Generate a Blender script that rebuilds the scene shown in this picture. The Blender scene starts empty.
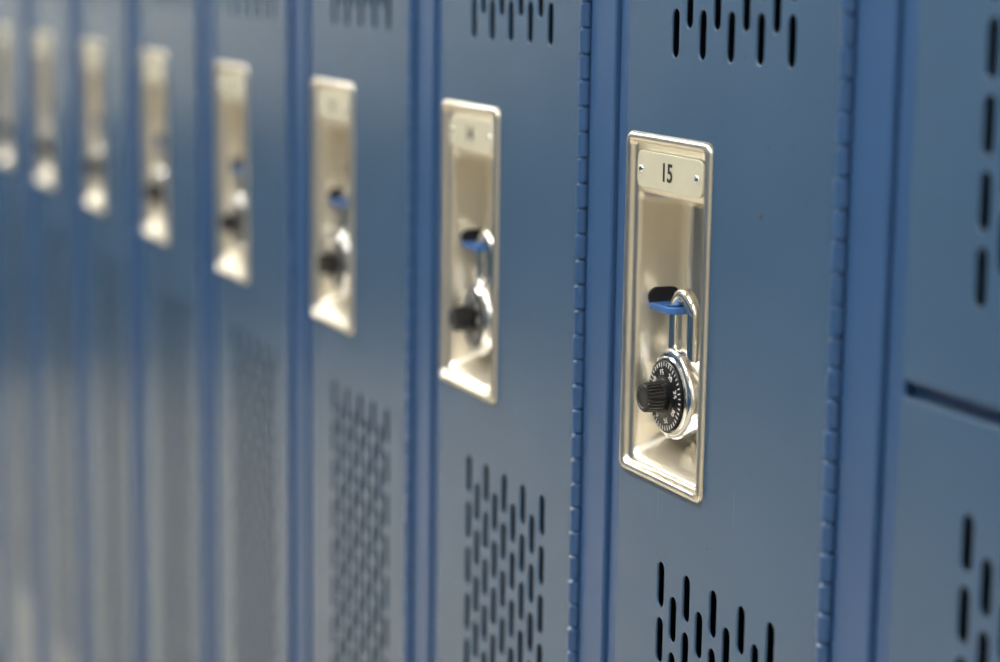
import bpy, bmesh, math, random
from mathutils import Vector, Matrix
random.seed(4)
S=bpy.context.scene
try:
    S.view_settings.view_transform='Standard'; S.view_settings.look='None'
except Exception: pass

# ---------------- materials ----------------
def new_mat(name):
    m=bpy.data.materials.new(name); m.use_nodes=True
    return m, m.node_tree, m.node_tree.nodes['Principled BSDF']
def simple(name,col,rough=.5,metal=0,noise=0.0,nscale=40,bump=0.0,bscale=400,ior=1.5,rvar=0.0,stretch=None,specks=None,bdist=.0005,scratch=False):
    m,nt,b=new_mat(name); N=nt.nodes; L=nt.links
    b.inputs['Base Color'].default_value=(*col,1); b.inputs['Roughness'].default_value=rough
    b.inputs['Metallic'].default_value=metal; b.inputs['IOR'].default_value=ior
    tc=N.new('ShaderNodeTexCoord'); mp=N.new('ShaderNodeMapping'); L.new(tc.outputs['Object'],mp.inputs[0])
    if stretch: mp.inputs['Scale'].default_value=stretch
    if noise or rvar:
        n=N.new('ShaderNodeTexNoise'); n.inputs['Scale'].default_value=nscale; n.inputs['Detail'].default_value=4
        L.new(mp.outputs[0],n.inputs['Vector'])
        if noise:
            mx=N.new('ShaderNodeMix'); mx.data_type='RGBA'
            mx.inputs[6].default_value=(*[c*(1-noise) for c in col],1); mx.inputs[7].default_value=(*[min(1,c*(1+noise)) for c in col],1)
            L.new(n.outputs['Fac'],mx.inputs[0]); last=mx.outputs[2]
            if specks:
                n3=N.new('ShaderNodeTexNoise'); n3.inputs['Scale'].default_value=specks; n3.inputs['Detail'].default_value=3
                L.new(mp.outputs[0],n3.inputs['Vector'])
                r3=N.new('ShaderNodeMapRange'); r3.inputs[1].default_value=.69; r3.inputs[2].default_value=.75; r3.inputs[4].default_value=.5
                L.new(n3.outputs['Fac'],r3.inputs[0])
                m3=N.new('ShaderNodeMix'); m3.data_type='RGBA'; m3.inputs[7].default_value=(.03,.04,.055,1)
                L.new(r3.outputs[0],m3.inputs[0]); L.new(last,m3.inputs[6]); last=m3.outputs[2]
            if scratch:
                ms=N.new('ShaderNodeMapping'); ms.inputs['Scale'].default_value=(420,420,14); ms.inputs['Rotation'].default_value=(0,.22,0)
                L.new(tc.outputs['Object'],ms.inputs[0])
                n4=N.new('ShaderNodeTexNoise'); n4.inputs['Scale'].default_value=1; n4.inputs['Detail'].default_value=1
                L.new(ms.outputs[0],n4.inputs['Vector'])
                r4=N.new('ShaderNodeMapRange'); r4.inputs[1].default_value=.76; r4.inputs[2].default_value=.80; r4.inputs[4].default_value=.28
                L.new(n4.outputs['Fac'],r4.inputs[0])
                m4=N.new('ShaderNodeMix'); m4.data_type='RGBA'; m4.inputs[7].default_value=(.16,.22,.30,1)
                L.new(r4.outputs[0],m4.inputs[0]); L.new(last,m4.inputs[6]); last=m4.outputs[2]
            L.new(last,b.inputs['Base Color'])
        if rvar:
            mr=N.new('ShaderNodeMapRange'); mr.inputs[3].default_value=rough-rvar; mr.inputs[4].default_value=rough+rvar
            L.new(n.outputs['Fac'],mr.inputs[0]); L.new(mr.outputs[0],b.inputs['Roughness'])
    if bump:
        n2=N.new('ShaderNodeTexNoise'); n2.inputs['Scale'].default_value=bscale; n2.inputs['Detail'].default_value=2
        L.new(mp.outputs[0],n2.inputs['Vector'])
        bp=N.new('ShaderNodeBump'); bp.inputs['Strength'].default_value=bump; bp.inputs['Distance'].default_value=bdist
        L.new(n2.outputs['Fac'],bp.inputs['Height']); L.new(bp.outputs[0],b.inputs['Normal'])
    return m
BLUE=simple('blue_locker_paint',(.054,.112,.205),.25,noise=.13,nscale=7,bump=.18,bscale=600,rvar=.05,specks=150,scratch=True)
BLUEF=simple('blue_frame_paint',(.038,.098,.235),.28,noise=.12,nscale=9,bump=.14,bscale=700,specks=150)
LUGM=simple('blue_latch_paint',(.05,.16,.46),.3,noise=.05)
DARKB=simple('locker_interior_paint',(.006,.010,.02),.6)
STEEL=simple('brushed_nickel_pan',(.80,.755,.665),.31,metal=1,noise=.08,nscale=60,rvar=.05,stretch=(1,1,.15))
CHROME=simple('polished_steel',(.86,.86,.86),.11,metal=1,rvar=.03,nscale=80)
BRASSY=simple('shackle_steel',(.90,.87,.79),.12,metal=1)
BLACK=simple('black_dial_enamel',(.008,.008,.009),.28)
KNOB=simple('black_knob_plastic',(.02,.02,.021),.35)
WHITE=simple('white_dial_marking',(.85,.85,.83),.5)
PLATE=simple('cream_number_plate',(.66,.63,.49),.35,metal=.1,noise=.05,nscale=90)
INK=simple('black_engraving',(.012,.012,.012),.5)
SLOTM=simple('latch_slot_painted_shade',(.004,.004,.005),.8)  # shade as colour: solid black plug in place of an open hole
CHIP=simple('rust_chip',(.04,.03,.022),.8)
WALL=simple('painted_block_wall',(.52,.505,.45),.6,noise=.04,nscale=3)
BAND=simple('dark_reflection_band',(.009,.024,.065),.5,noise=.05,nscale=3)  # made-up band colour, darkened for its reflection in the doors
CEIL=simple('ceiling_tile',(.70,.69,.66),.9,noise=.04,nscale=20)
TRIM=simple('rubber_baseboard',(.03,.03,.035),.5)
def floor_mat():
    m,nt,b=new_mat('speckled_vinyl_floor'); N=nt.nodes; L=nt.links
    tc=N.new('ShaderNodeTexCoord'); br=N.new('ShaderNodeTexBrick'); br.offset=0
    br.inputs['Scale'].default_value=1; br.inputs['Brick Width'].default_value=.305; br.inputs['Row Height'].default_value=.305
    br.inputs['Mortar Size'].default_value=.0015
    br.inputs['Color1'].default_value=(.80,.72,.58,1); br.inputs['Color2'].default_value=(.74,.67,.54,1); br.inputs['Mortar'].default_value=(.25,.22,.18,1)
    L.new(tc.outputs['Object'],br.inputs['Vector'])
    n=N.new('ShaderNodeTexNoise'); n.inputs['Scale'].default_value=60; L.new(tc.outputs['Object'],n.inputs['Vector'])
    mx=N.new('ShaderNodeMix'); mx.data_type='RGBA'; mx.blend_type='MULTIPLY'; mx.inputs[0].default_value=.2
    L.new(br.outputs['Color'],mx.inputs[6]); L.new(n.outputs['Fac'],mx.inputs[7]); L.new(mx.outputs[2],b.inputs['Base Color'])
    b.inputs['Roughness'].default_value=.25
    return m
FLOOR=floor_mat()
def emis(name,col,st):
    m,nt,b=new_mat(name); b.inputs['Base Color'].default_value=(*col,1)
    b.inputs['Emission Color'].default_value=(*col,1); b.inputs['Emission Strength'].default_value=st
    return m
LAMPS=[emis('fluorescent_diffuser_boosted',(1,.97,.88),44),emis('fluorescent_diffuser',(1,.975,.91),18.5)]  # first one boosted to brighten the far floor mirrored in the doors

# ---------------- helpers ----------------
def finish(me,mats,smooth=None):
    for m in (mats if isinstance(mats,(list,tuple)) else [mats]): me.materials.append(m)
    if smooth:
        for p in me.polygons: p.use_smooth=True
        me.set_sharp_from_angle(angle=math.radians(smooth))
    return me
def obj(name,me,parent=None,loc=(0,0,0),rot=(0,0,0)):
    o=bpy.data.objects.new(name,me); S.collection.objects.link(o); o.location=loc; o.rotation_euler=rot
    if parent: o.parent=parent
    return o
def empty(name,loc=(0,0,0),rot=(0,0,0)):
    o=bpy.data.objects.new(name,None); S.collection.objects.link(o); o.location=loc; o.rotation_euler=rot
    o.empty_display_size=.05; return o
def box_into(bm,x0,x1,y0,y1,z0,z1,bev=0):
    r=bmesh.ops.create_cube(bm,size=1)
    vs=r['verts']
    for v in vs: v.co=Vector((x0+(v.co.x+.5)*(x1-x0),y0+(v.co.y+.5)*(y1-y0),z0+(v.co.z+.5)*(z1-z0)))
    if bev:
        es=list({e for v in vs for e in v.link_edges})
        bmesh.ops.bevel(bm,geom=es,offset=bev,segments=3,profile=.5,affect='EDGES')
def flat_big(me):
    # keep large planar faces flat shaded so that long triangles do not bend the normals
    for p in me.polygons:
        n=p.normal
        if max(abs(n.x),abs(n.y),abs(n.z))>.9995: p.use_smooth=False
def boxes_mesh(name,lst,mats,bev=0,smooth=None):
    bm=bmesh.new()
    for b in lst: box_into(bm,*b[:6],bev=(b[6] if len(b)>6 else bev))
    me=bpy.data.meshes.new(name); bm.to_mesh(me); bm.free(); finish(me,mats,smooth); flat_big(me); return me
def rrect(x0,x1,z0,z1,r,n=7):
    pts=[]
    for cx,cz,a0 in ((x1-r,z1-r,0),(x0+r,z1-r,90),(x0+r,z0+r,180),(x1-r,z0+r,270)):
        for i in range(n+1):
            a=math.radians(a0+90*i/n); pts.append((cx+r*math.cos(a),cz+r*math.sin(a)))
    return pts
def loft(bm,loops,cap0=False,cap1=False,closed=True):
    rows=[[bm.verts.new(p) for p in l] for l in loops]
    for a,b in zip(rows,rows[1:]):
        n=len(a)
        for i in range(n if closed else n-1):
            j=(i+1)%n; bm.faces.new((a[i],a[j],b[j],b[i]))
    if cap0: bm.faces.new(rows[0][::-1])
    if cap1: bm.faces.new(rows[-1])
    return rows
def to_mesh(name,bm,mats,smooth=None):
    bmesh.ops.recalc_face_normals(bm,faces=bm.faces)
    me=bpy.data.meshes.new(name); bm.to_mesh(me); bm.free(); return finish(me,mats,smooth)
def sheet(name,outer,holes,thick,bev,mats,smooth=35,res=2):
    """flat sheet with holes in the XZ plane, front at y=0, from filled 2D curve"""
    cu=bpy.data.curves.new(name+'_c','CURVE'); cu.dimensions='2D'; cu.fill_mode='BOTH'
    cu.extrude=max(thick/2-bev,0); cu.bevel_depth=bev; cu.bevel_resolution=res; cu.offset=-bev
    for pts in [outer]+holes:
        sp=cu.splines.new('POLY'); sp.points.add(len(pts)-1); sp.use_cyclic_u=True
        for p,q in zip(sp.points,pts): p.co=(q[0],q[1],0,1)
    o=bpy.data.objects.new(name+'_t',cu); S.collection.objects.link(o)
    dg=bpy.context.evaluated_depsgraph_get(); dg.update()
    me=bpy.data.meshes.new_from_object(o.evaluated_get(dg)); me.name=name
    bpy.data.objects.remove(o)
    for v in me.vertices:
        x,y,z=v.co; v.co=(x,-z+thick/2,y)
    bm=bmesh.new(); bm.from_mesh(me); bmesh.ops.remove_doubles(bm,verts=bm.verts,dist=1e-6)
    bmesh.ops.recalc_face_normals(bm,faces=bm.faces); bm.to_mesh(me); bm.free()
    me.materials.clear(); finish(me,mats,smooth); flat_big(me); return me
def text_mesh(name,body,size,ext,mat,bold=.012):
    cu=bpy.data.curves.new(name+'_c','FONT'); cu.body=body; cu.size=size; cu.align_x='CENTER'; cu.align_y='CENTER'; cu.extrude=ext
    cu.offset=size*bold
    o=bpy.data.objects.new(name+'_t',cu); S.collection.objects.link(o)
    dg=bpy.context.evaluated_depsgraph_get(); dg.update()
    me=bpy.data.meshes.new_from_object(o.evaluated_get(dg)); me.name=name; bpy.data.objects.remove(o)
    me.materials.clear(); me.transform(Matrix.Rotation(math.pi/2,4,'X')); return finish(me,mat)
def obround(cx,z0,z1,w,n=6):
    r=w/2; pts=[]
    for i in range(n+1):
        a=math.pi*i/n; pts.append((cx+r*math.cos(a),z1-r+r*math.sin(a)))
    for i in range(n+1):
        a=math.pi+math.pi*i/n; pts.append((cx+r*math.cos(a),z0+r+r*math.sin(a)))
    return pts

# ---------------- dimensions ----------------
P=.30; W=.1032; H=.2058; ZT=1.12
DL,DR=-.056,.1820          # door left/right relative to pan centre
HX=.1862                   # hinge pin
FL=-.1085                  # frame left relative to pan centre
SL,RP,CP,SW=.0275,.0342,.0160,.0084   # slot length,row pitch,column pitch,slot width
C0=.0026

def perf(zlo,zhi,anchor,up):
    hs=[]
    for c in range(9):
        x=C0+c*CP; k=0
        while True:
            off=(RP/2 if c%2 else 0)+k*RP
            if up: a=anchor+off; b=a+SL
            else: b=anchor-off; a=b-SL
            if a<zlo or b>zhi: break
            hs.append(obround(x,a,b,SW)); k+=1
    return hs
def door_mesh(name,z0,z1,ztop,blocks,dl=DL):
    holes=[]
    for b in blocks: holes+=perf(*b)
    holes.append(rrect(-W/2+.003,W/2-.003,ztop-H+.003,ztop-.003,.004))
    me=sheet(name,rrect(dl,DR,z0,z1,.0040,6),holes,.0018,.0008,BLUE)
    bm=bmesh.new(); bm.from_mesh(me)
    for b in ((dl+.0004,dl+.0018,.0014,.017,z0+.004,z1-.004),(DR-.0018,DR-.0004,.0014,.012,z0+.004,z1-.004),
              (dl+.004,DR-.004,.0014,.017,z0+.0004,z0+.0018),(dl+.004,DR-.004,.0014,.017,z1-.0018,z1-.0004)):
        box_into(bm,*b)
    bm.to_mesh(me); bm.free(); me.materials.clear(); me.materials.append(BLUE)
    return me

# ---------------- pan (recessed handle cup) ----------------
def pan_mesh():
    bm=bmesh.new(); loops=[]
    def L(l,r,b,t,rad,y): loops.append([(x,y,z) for x,z in rrect(-W/2+l,W/2-r,-H+b,-t,rad)])
    for ins,y,rad in ((.0,-.0001,.006),(.0002,-.0014,.006),(.001,-.0026,.0055),(.0022,-.0031,.005),(.0040,-.0030,.0045),(.0052,-.0022,.004),(.0058,-.0003,.0035),(.0062,.0010,.0032),(.0068,.0015,.003)):
        L(ins,ins,ins,ins,rad,y)
    L(.0078,.0078,.0078,.0342,.0050,.0018)
    L(.0086,.0086,.0088,.0358,.0055,.0030)
    L(.0090,.0090,.0102,.0366,.0060,.0064)
    L(.0100,.0098,.0150,.0375,.0065,.0160)
    L(.0108,.0104,.0205,.0385,.0065,.0280)
    L(.0118,.0112,.0240,.0395,.0065,.0345)
    L(.0140,.0134,.0275,.0420,.0065,.0375)
    loft(bm,loops,cap1=True)
    return to_mesh('recessed_pan',bm,STEEL,50)
PAN=pan_mesh()
def plate_mesh():
    w,h,c=.0405,.0108,.0050; pts=[]
    for sx,sz in ((1,1),(-1,1),(-1,-1),(1,-1)):
        arc=[(sx*w,sz*(h-c)),(sx*(w-c*.25),sz*(h-c*.45)),(sx*(w-c*.6),sz*(h-c*.12)),(sx*(w-c*1.2),sz*h)]
        if sx*sz<0: arc=arc[::-1]
        pts+=arc
    return sheet('number_plate_sheet',pts,[],.0018,.0004,PLATE)
PLM=plate_mesh()
bm=bmesh.new()
for x in (-.0345,.0345):
    rows=[]
    for r,y in ((.0026,0),(.0025,-.0006),(.0019,-.0011),(.0008,-.0013)):
        rows.append([(x+r*math.cos(a*math.pi/8),y,r*math.sin(a*math.pi/8)) for a in range(16)])
    loft(bm,rows,cap1=True)
RIV=to_mesh('rivets',bm,CHROME,60)
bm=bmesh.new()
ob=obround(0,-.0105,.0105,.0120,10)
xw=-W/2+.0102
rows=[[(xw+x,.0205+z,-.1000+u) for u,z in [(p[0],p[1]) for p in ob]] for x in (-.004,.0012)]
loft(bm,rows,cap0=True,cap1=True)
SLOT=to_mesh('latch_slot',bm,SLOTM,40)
def lug_mesh():
    hole=[(-.0235+.0056*math.cos(-a*math.pi/8),.0056*math.sin(-a*math.pi/8)) for a in range(16)]
    me=sheet('lug_sheet',rrect(-.0450,-.0150,-.0082,.0082,.0055,6),[hole],.0042,.0008,LUGM)
    me.transform(Matrix.Translation((0,.0190,-.1030))@Matrix.Rotation(-math.pi/2,4,'X')); return me
LUG=lug_mesh()

# ---------------- hinge ----------------
def hinge_mesh(z0,z1):
    bm=bmesh.new(); pz=.0160; z=z0; k=0
    while z+pz<z1:
        r=.0044 if k%2 else .0040
        n=14; rows=[]
        for rr,zz in ((r*.70,z+.0002),(r,z+.0014),(r,z+pz-.0014),(r*.70,z+pz-.0002)):
            rows.append([(HX+rr*math.cos(a*2*math.pi/n),-.0008+rr*math.sin(a*2*math.pi/n),zz) for a in range(n)])
        loft(bm,rows,cap0=True,cap1=True); z+=pz; k+=1
    n=10; rows=[[(HX+.0024*math.cos(a*2*math.pi/n),-.0008+.0024*math.sin(a*2*math.pi/n),zz) for a in range(n)] for zz in (z0,z1)]
    loft(bm,rows,cap0=True,cap1=True)
    return to_mesh('hinge',bm,BLUEF,40)
# ---------------- locker bodies ----------------
Z0,Z1=.10,1.83
XR_=P+FL-.0008
def frame_list(dl):
    return [(FL,-.0745,.0000,.016,Z0,Z1,.0012),
       (-.0725,dl-.0016,.0030,.016,Z0,Z1,.0008),
       (-.0750,-.0715,.008,.016,Z0,Z1,0),
       (FL,XR_,.0022,.02,Z1-.028,Z1,.001),(FL,XR_,.0022,.02,Z0,Z0+.018,.001),
       (DR+.0012,XR_,.0030,.016,Z0,Z1,.0005)]
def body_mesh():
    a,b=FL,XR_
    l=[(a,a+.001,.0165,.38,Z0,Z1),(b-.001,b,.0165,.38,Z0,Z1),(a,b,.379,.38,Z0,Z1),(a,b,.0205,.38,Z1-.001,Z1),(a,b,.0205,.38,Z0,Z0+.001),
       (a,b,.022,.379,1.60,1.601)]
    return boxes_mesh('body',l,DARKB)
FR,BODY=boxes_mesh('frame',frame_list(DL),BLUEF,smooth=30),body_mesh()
DOOR=door_mesh('door_tall',Z0+.022,Z1-.032,ZT,[(ZT-H-.64,2,ZT-.252,False),(0,Z1-.075,ZT+.045,True)])
HING=hinge_mesh(Z0+.022,Z1-.032)
BASEM=boxes_mesh('base',[(FL,XR_,.03,.37,0,Z0-.0005)],TRIM)
# ---------------- padlock meshes ----------------
def lathe(bm,prof,n=48,off=(0,0,0)):
    rows=[[(off[0]+r*math.cos(2*math.pi*i/n),off[1]+y,off[2]+r*math.sin(2*math.pi*i/n)) for i in range(n)] for r,y in prof]
    loft(bm,rows,cap0=True,cap1=True)
bm=bmesh.new(); n=72; rows=[]
for ins,y in ((.0045,.0118),(.0018,.0112),(.0004,.0098),(0,.008),(0,-.006),(.0004,-.0076),(.0014,-.0088),(.0028,-.0092)):
    row=[]
    for i in range(n):
        a=2*math.pi*i/n; d=abs((a-math.pi/2+math.pi)%(2*math.pi)-math.pi)
        r=.0262*(1+.085*math.exp(-(d/.62)**4))-ins
        row.append((r*math.cos(a),y,r*math.sin(a)))
    rows.append(row)
loft(bm,rows,cap0=True,cap1=True)
lathe(bm,[(.0236,-.0085),(.0236,-.0100),(.0230,-.0106),(.0220,-.0106),(.0214,-.0098),(.0212,-.0088)],64)
PBODY=to_mesh('padlock_body',bm,CHROME,35)
bm=bmesh.new(); lathe(bm,[(.0210,-.0088),(.0210,-.0112),(.0204,-.0118),(.0140,-.0124),(.0105,-.0130),(.0100,-.0134)],64)
PDIAL=to_mesh('padlock_dial',bm,BLACK,30)
bm=bmesh.new(); n=96; rows=[]
for r,y,amp in ((.0070,-.0128,0),(.0074,-.0150,0),(.0082,-.0156,.0),(.0086,-.0162,.0006),(.0084,-.0230,.0006),(.0082,-.0256,.0005),(.0076,-.0266,0),(.0062,-.0269,0),(.0056,-.0262,0)):
    rows.append([((r+amp*(1 if (i//2)%2 else -1))*math.cos(2*math.pi*i/n),y,(r+amp*(1 if (i//2)%2 else -1))*math.sin(2*math.pi*i/n)) for i in range(n)])
loft(bm,rows,cap0=True,cap1=True)
PKNOB=to_mesh('padlock_knob',bm,KNOB,25)
bm=bmesh.new()
for i in range(40):
    a=math.pi/2-2*math.pi*i/40; l=.0036 if i%5==0 else .0024
    t=bmesh.new(); box_into(t,.0202-l,.0202,-.0001,.0001,-.00030,.00030)
    me=bpy.data.meshes.new('t'); t.to_mesh(me); t.free()
    me.transform(Matrix.Translation((0,-.01200,0))@Matrix.Rotation(-a,4,'Y')); bm.from_mesh(me)
for i in range(8):
    a=math.pi/2-2*math.pi*i/8
    me=text_mesh('n',str(i*5),.0052,.00008,WHITE)
    me.transform(Matrix.Translation((.0140*math.cos(a),-.0125,.0140*math.sin(a)))@Matrix.Rotation(-(a-math.pi/2),4,'Y')); bm.from_mesh(me)
box_into(bm,-.0006,.0006,-.0266,-.0170,.0080,.0093)
PMARK=bpy.data.meshes.new('padlock_markings'); bm.to_mesh(PMARK); bm.free(); finish(PMARK,WHITE)
def shackle_mesh():
    cu=bpy.data.curves.new('sh','CURVE'); cu.dimensions='3D'; cu.bevel_depth=.0042; cu.bevel_resolution=6; cu.use_fill_caps=True
    pts=[(-.0115,0,.020)]+[(-.0115,0,.030)]+[(.0115*math.cos(math.pi-math.pi*i/14),0,.0485+.0115*math.sin(math.pi-math.pi*i/14)) for i in range(15)]+[(.0115,0,.030),(.0115,0,.020)]
    sp=cu.splines.new('POLY'); sp.points.add(len(pts)-1)
    for p,q in zip(sp.points,pts): p.co=(*q,1)
    o=bpy.data.objects.new('t',cu); S.collection.objects.link(o); dg=bpy.context.evaluated_depsgraph_get(); dg.update()
    me=bpy.data.meshes.new_from_object(o.evaluated_get(dg)); bpy.data.objects.remove(o); me.materials.clear()
    return finish(me,BRASSY,60)
PSH=shackle_mesh()
def padlock(x,zc,dial=0,rz=0,ry=0):
    e=empty('combination_padlock',(x-.0120,.0190,zc),(0,ry,rz))
    obj('padlock_body',PBODY,e); obj('shackle',PSH,e)
    obj('dial',PDIAL,e); obj('dial_markings',PMARK,e,rot=(0,dial,0)); obj('knob',PKNOB,e)

# ---------------- locker row ----------------
def handle(e,ztop,num):
    obj('recess_pan',PAN,e,(0,0,ztop)); obj('number_plate',PLM,e,(0,-.0003,ztop-.0215)); obj('plate_rivets',RIV,e,(0,-.0003,ztop-.0215))
    obj('plate_number',text_mesh('num%s'%num,str(num),.0150,.0001,INK,.018),e,(-.0025,-.0004,ztop-.0220))
    obj('latch_slot',SLOT,e,(0,0,ztop)); obj('latch_lug',LUG,e,(0,0,ztop))
for k in range(0,-17,-1):
    e=empty('school_locker',(k*P,0,0))
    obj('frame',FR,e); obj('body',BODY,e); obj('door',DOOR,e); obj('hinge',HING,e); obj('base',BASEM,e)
    handle(e,ZT,15+k if 15+k>0 else 100+k)
    padlock(k*P,ZT-.1550,dial=-2.6 if k==0 else random.uniform(-3,3),rz=0 if k==0 else random.uniform(-.05,.05),ry=0 if k==0 else random.uniform(-.03,.03))
UD=door_mesh('door_upper',1.0225,Z1-.032,1.50,[(1.0,1.24,1.066,True),(1.53,Z1-.07,1.545,True)])
LD=door_mesh('door_lower',Z0+.022,1.0145,.68,[(.70,2,.970,False),(.16,.45,.43,False)])
H2=hinge_mesh(1.0225,Z1-.032); H3=hinge_mesh(Z0+.022,1.0145)
FR2=boxes_mesh('frame_two_tier',frame_list(DL)+[(DL-.002,XR_,.0090,.02,1.005,1.032,.001)],BLUEF,smooth=30)
for k in range(1,8):
    e=empty('two_tier_locker',(k*P,0,0))
    obj('frame',FR2,e); obj('body',BODY,e); obj('upper_door',UD,e); obj('lower_door',LD,e); obj('hinge_upper',H2,e); obj('hinge_lower',H3,e); obj('base',BASEM,e)
    handle(e,1.50,15+2*k-1); 
    handle(e,.68,15+2*k)
# lockers along the opposite side of the corridor
YO=-2.20
for j in range(-14,11):
    e=empty('school_locker',(j*P,YO,0),(0,0,math.pi))
    obj('frame',FR,e); obj('body',BODY,e); obj('door',DOOR,e); obj('hinge',HING,e); obj('base',BASEM,e)
    handle(e,ZT,160+j)
bm=bmesh.new(); pts=[(.0020*(.7+.5*random.random())*math.cos(i*math.pi/5),-.0001,.0022*(.7+.5*random.random())*math.sin(i*math.pi/5)) for i in range(10)]
bm.faces.new([bm.verts.new(p) for p in pts]); 
obj('paint_chip',to_mesh('paint_chip',bm,CHIP),bpy.data.objects['school_locker'],(.1065,0,1.085))

# ---------------- corridor ----------------
XL,XR,YW,YB,ZC=-5.2,6.0,-2.6,.40,2.75
def slab(name,b,mat): return obj(name,boxes_mesh(name,[b],mat))
slab('floor',(XL-.1,XR+.1,YW-.1,YB+.1,-.05,0),FLOOR)
slab('ceiling',(XL-.1,XR+.1,YW-.1,YB+.1,ZC,ZC+.05),CEIL)
slab('wall_back',(XL-.1,XR+.1,YB,YB+.1,.0005,ZC-.0005),WALL)
slab('wall_front',(XL-.1,XR+.1,YW-.1,YW,.0005,ZC-.0005),WALL)
slab('wall_left',(XL-.1,XL,YW+.0005,YB-.0005,.0005,ZC-.0005),WALL)
slab('wall_right',(XR,XR+.1,YW+.0005,YB-.0005,.0005,ZC-.0005),WALL)
slab('reflection_band_1',(XL+.0005,XL+.012,YW+.001,YB-.001,.001,.78),BAND)  # added out of view so the far doors mirror a dark blue band
for i,x in enumerate((-4.2,-1.9,.2,2.3,4.4)):
    e=empty('ceiling_light_fixture',(x,-1.2,ZC))
    obj('housing',boxes_mesh('housing',[(-.62,.62,-.32,.32,-.03,-.001)],CEIL),e)
    obj('diffuser',boxes_mesh('diffuser',[(-.58,.58,-.28,.28,-.036,-.0305)],LAMPS[0 if i==0 else 1]),e)
w=bpy.data.worlds.new('world'); S.world=w; w.use_nodes=True
w.node_tree.nodes['Background'].inputs[0].default_value=(.5,.5,.5,1); w.node_tree.nodes['Background'].inputs[1].default_value=.2

# ---------------- camera ----------------
f,psi,th,ro=2150.,.4062,.1681,.01419; C=Vector((1.098,-.5771,1.215))
F=Vector((-math.cos(psi)*math.cos(th),math.sin(psi)*math.cos(th),-math.sin(th)))
R=Vector((F.y,-F.x,0)).normalized(); U=R.cross(F)
R2=R*math.cos(ro)+U*math.sin(ro); U2=-R*math.sin(ro)+U*math.cos(ro)
cam=bpy.data.cameras.new('camera'); co=bpy.data.objects.new('camera',cam); S.collection.objects.link(co)
M=Matrix((( R2.x,U2.x,-F.x,C.x),(R2.y,U2.y,-F.y,C.y),(R2.z,U2.z,-F.z,C.z),(0,0,0,1))); co.matrix_world=M
cam.sensor_width=23.6; cam.lens=f*23.6/1000; cam.clip_start=.02
cam.dof.use_dof=True; cam.dof.focus_distance=(Vector((.0,.003,1.02))-C).dot(F); cam.dof.aperture_fstop=2.2
S.camera=co
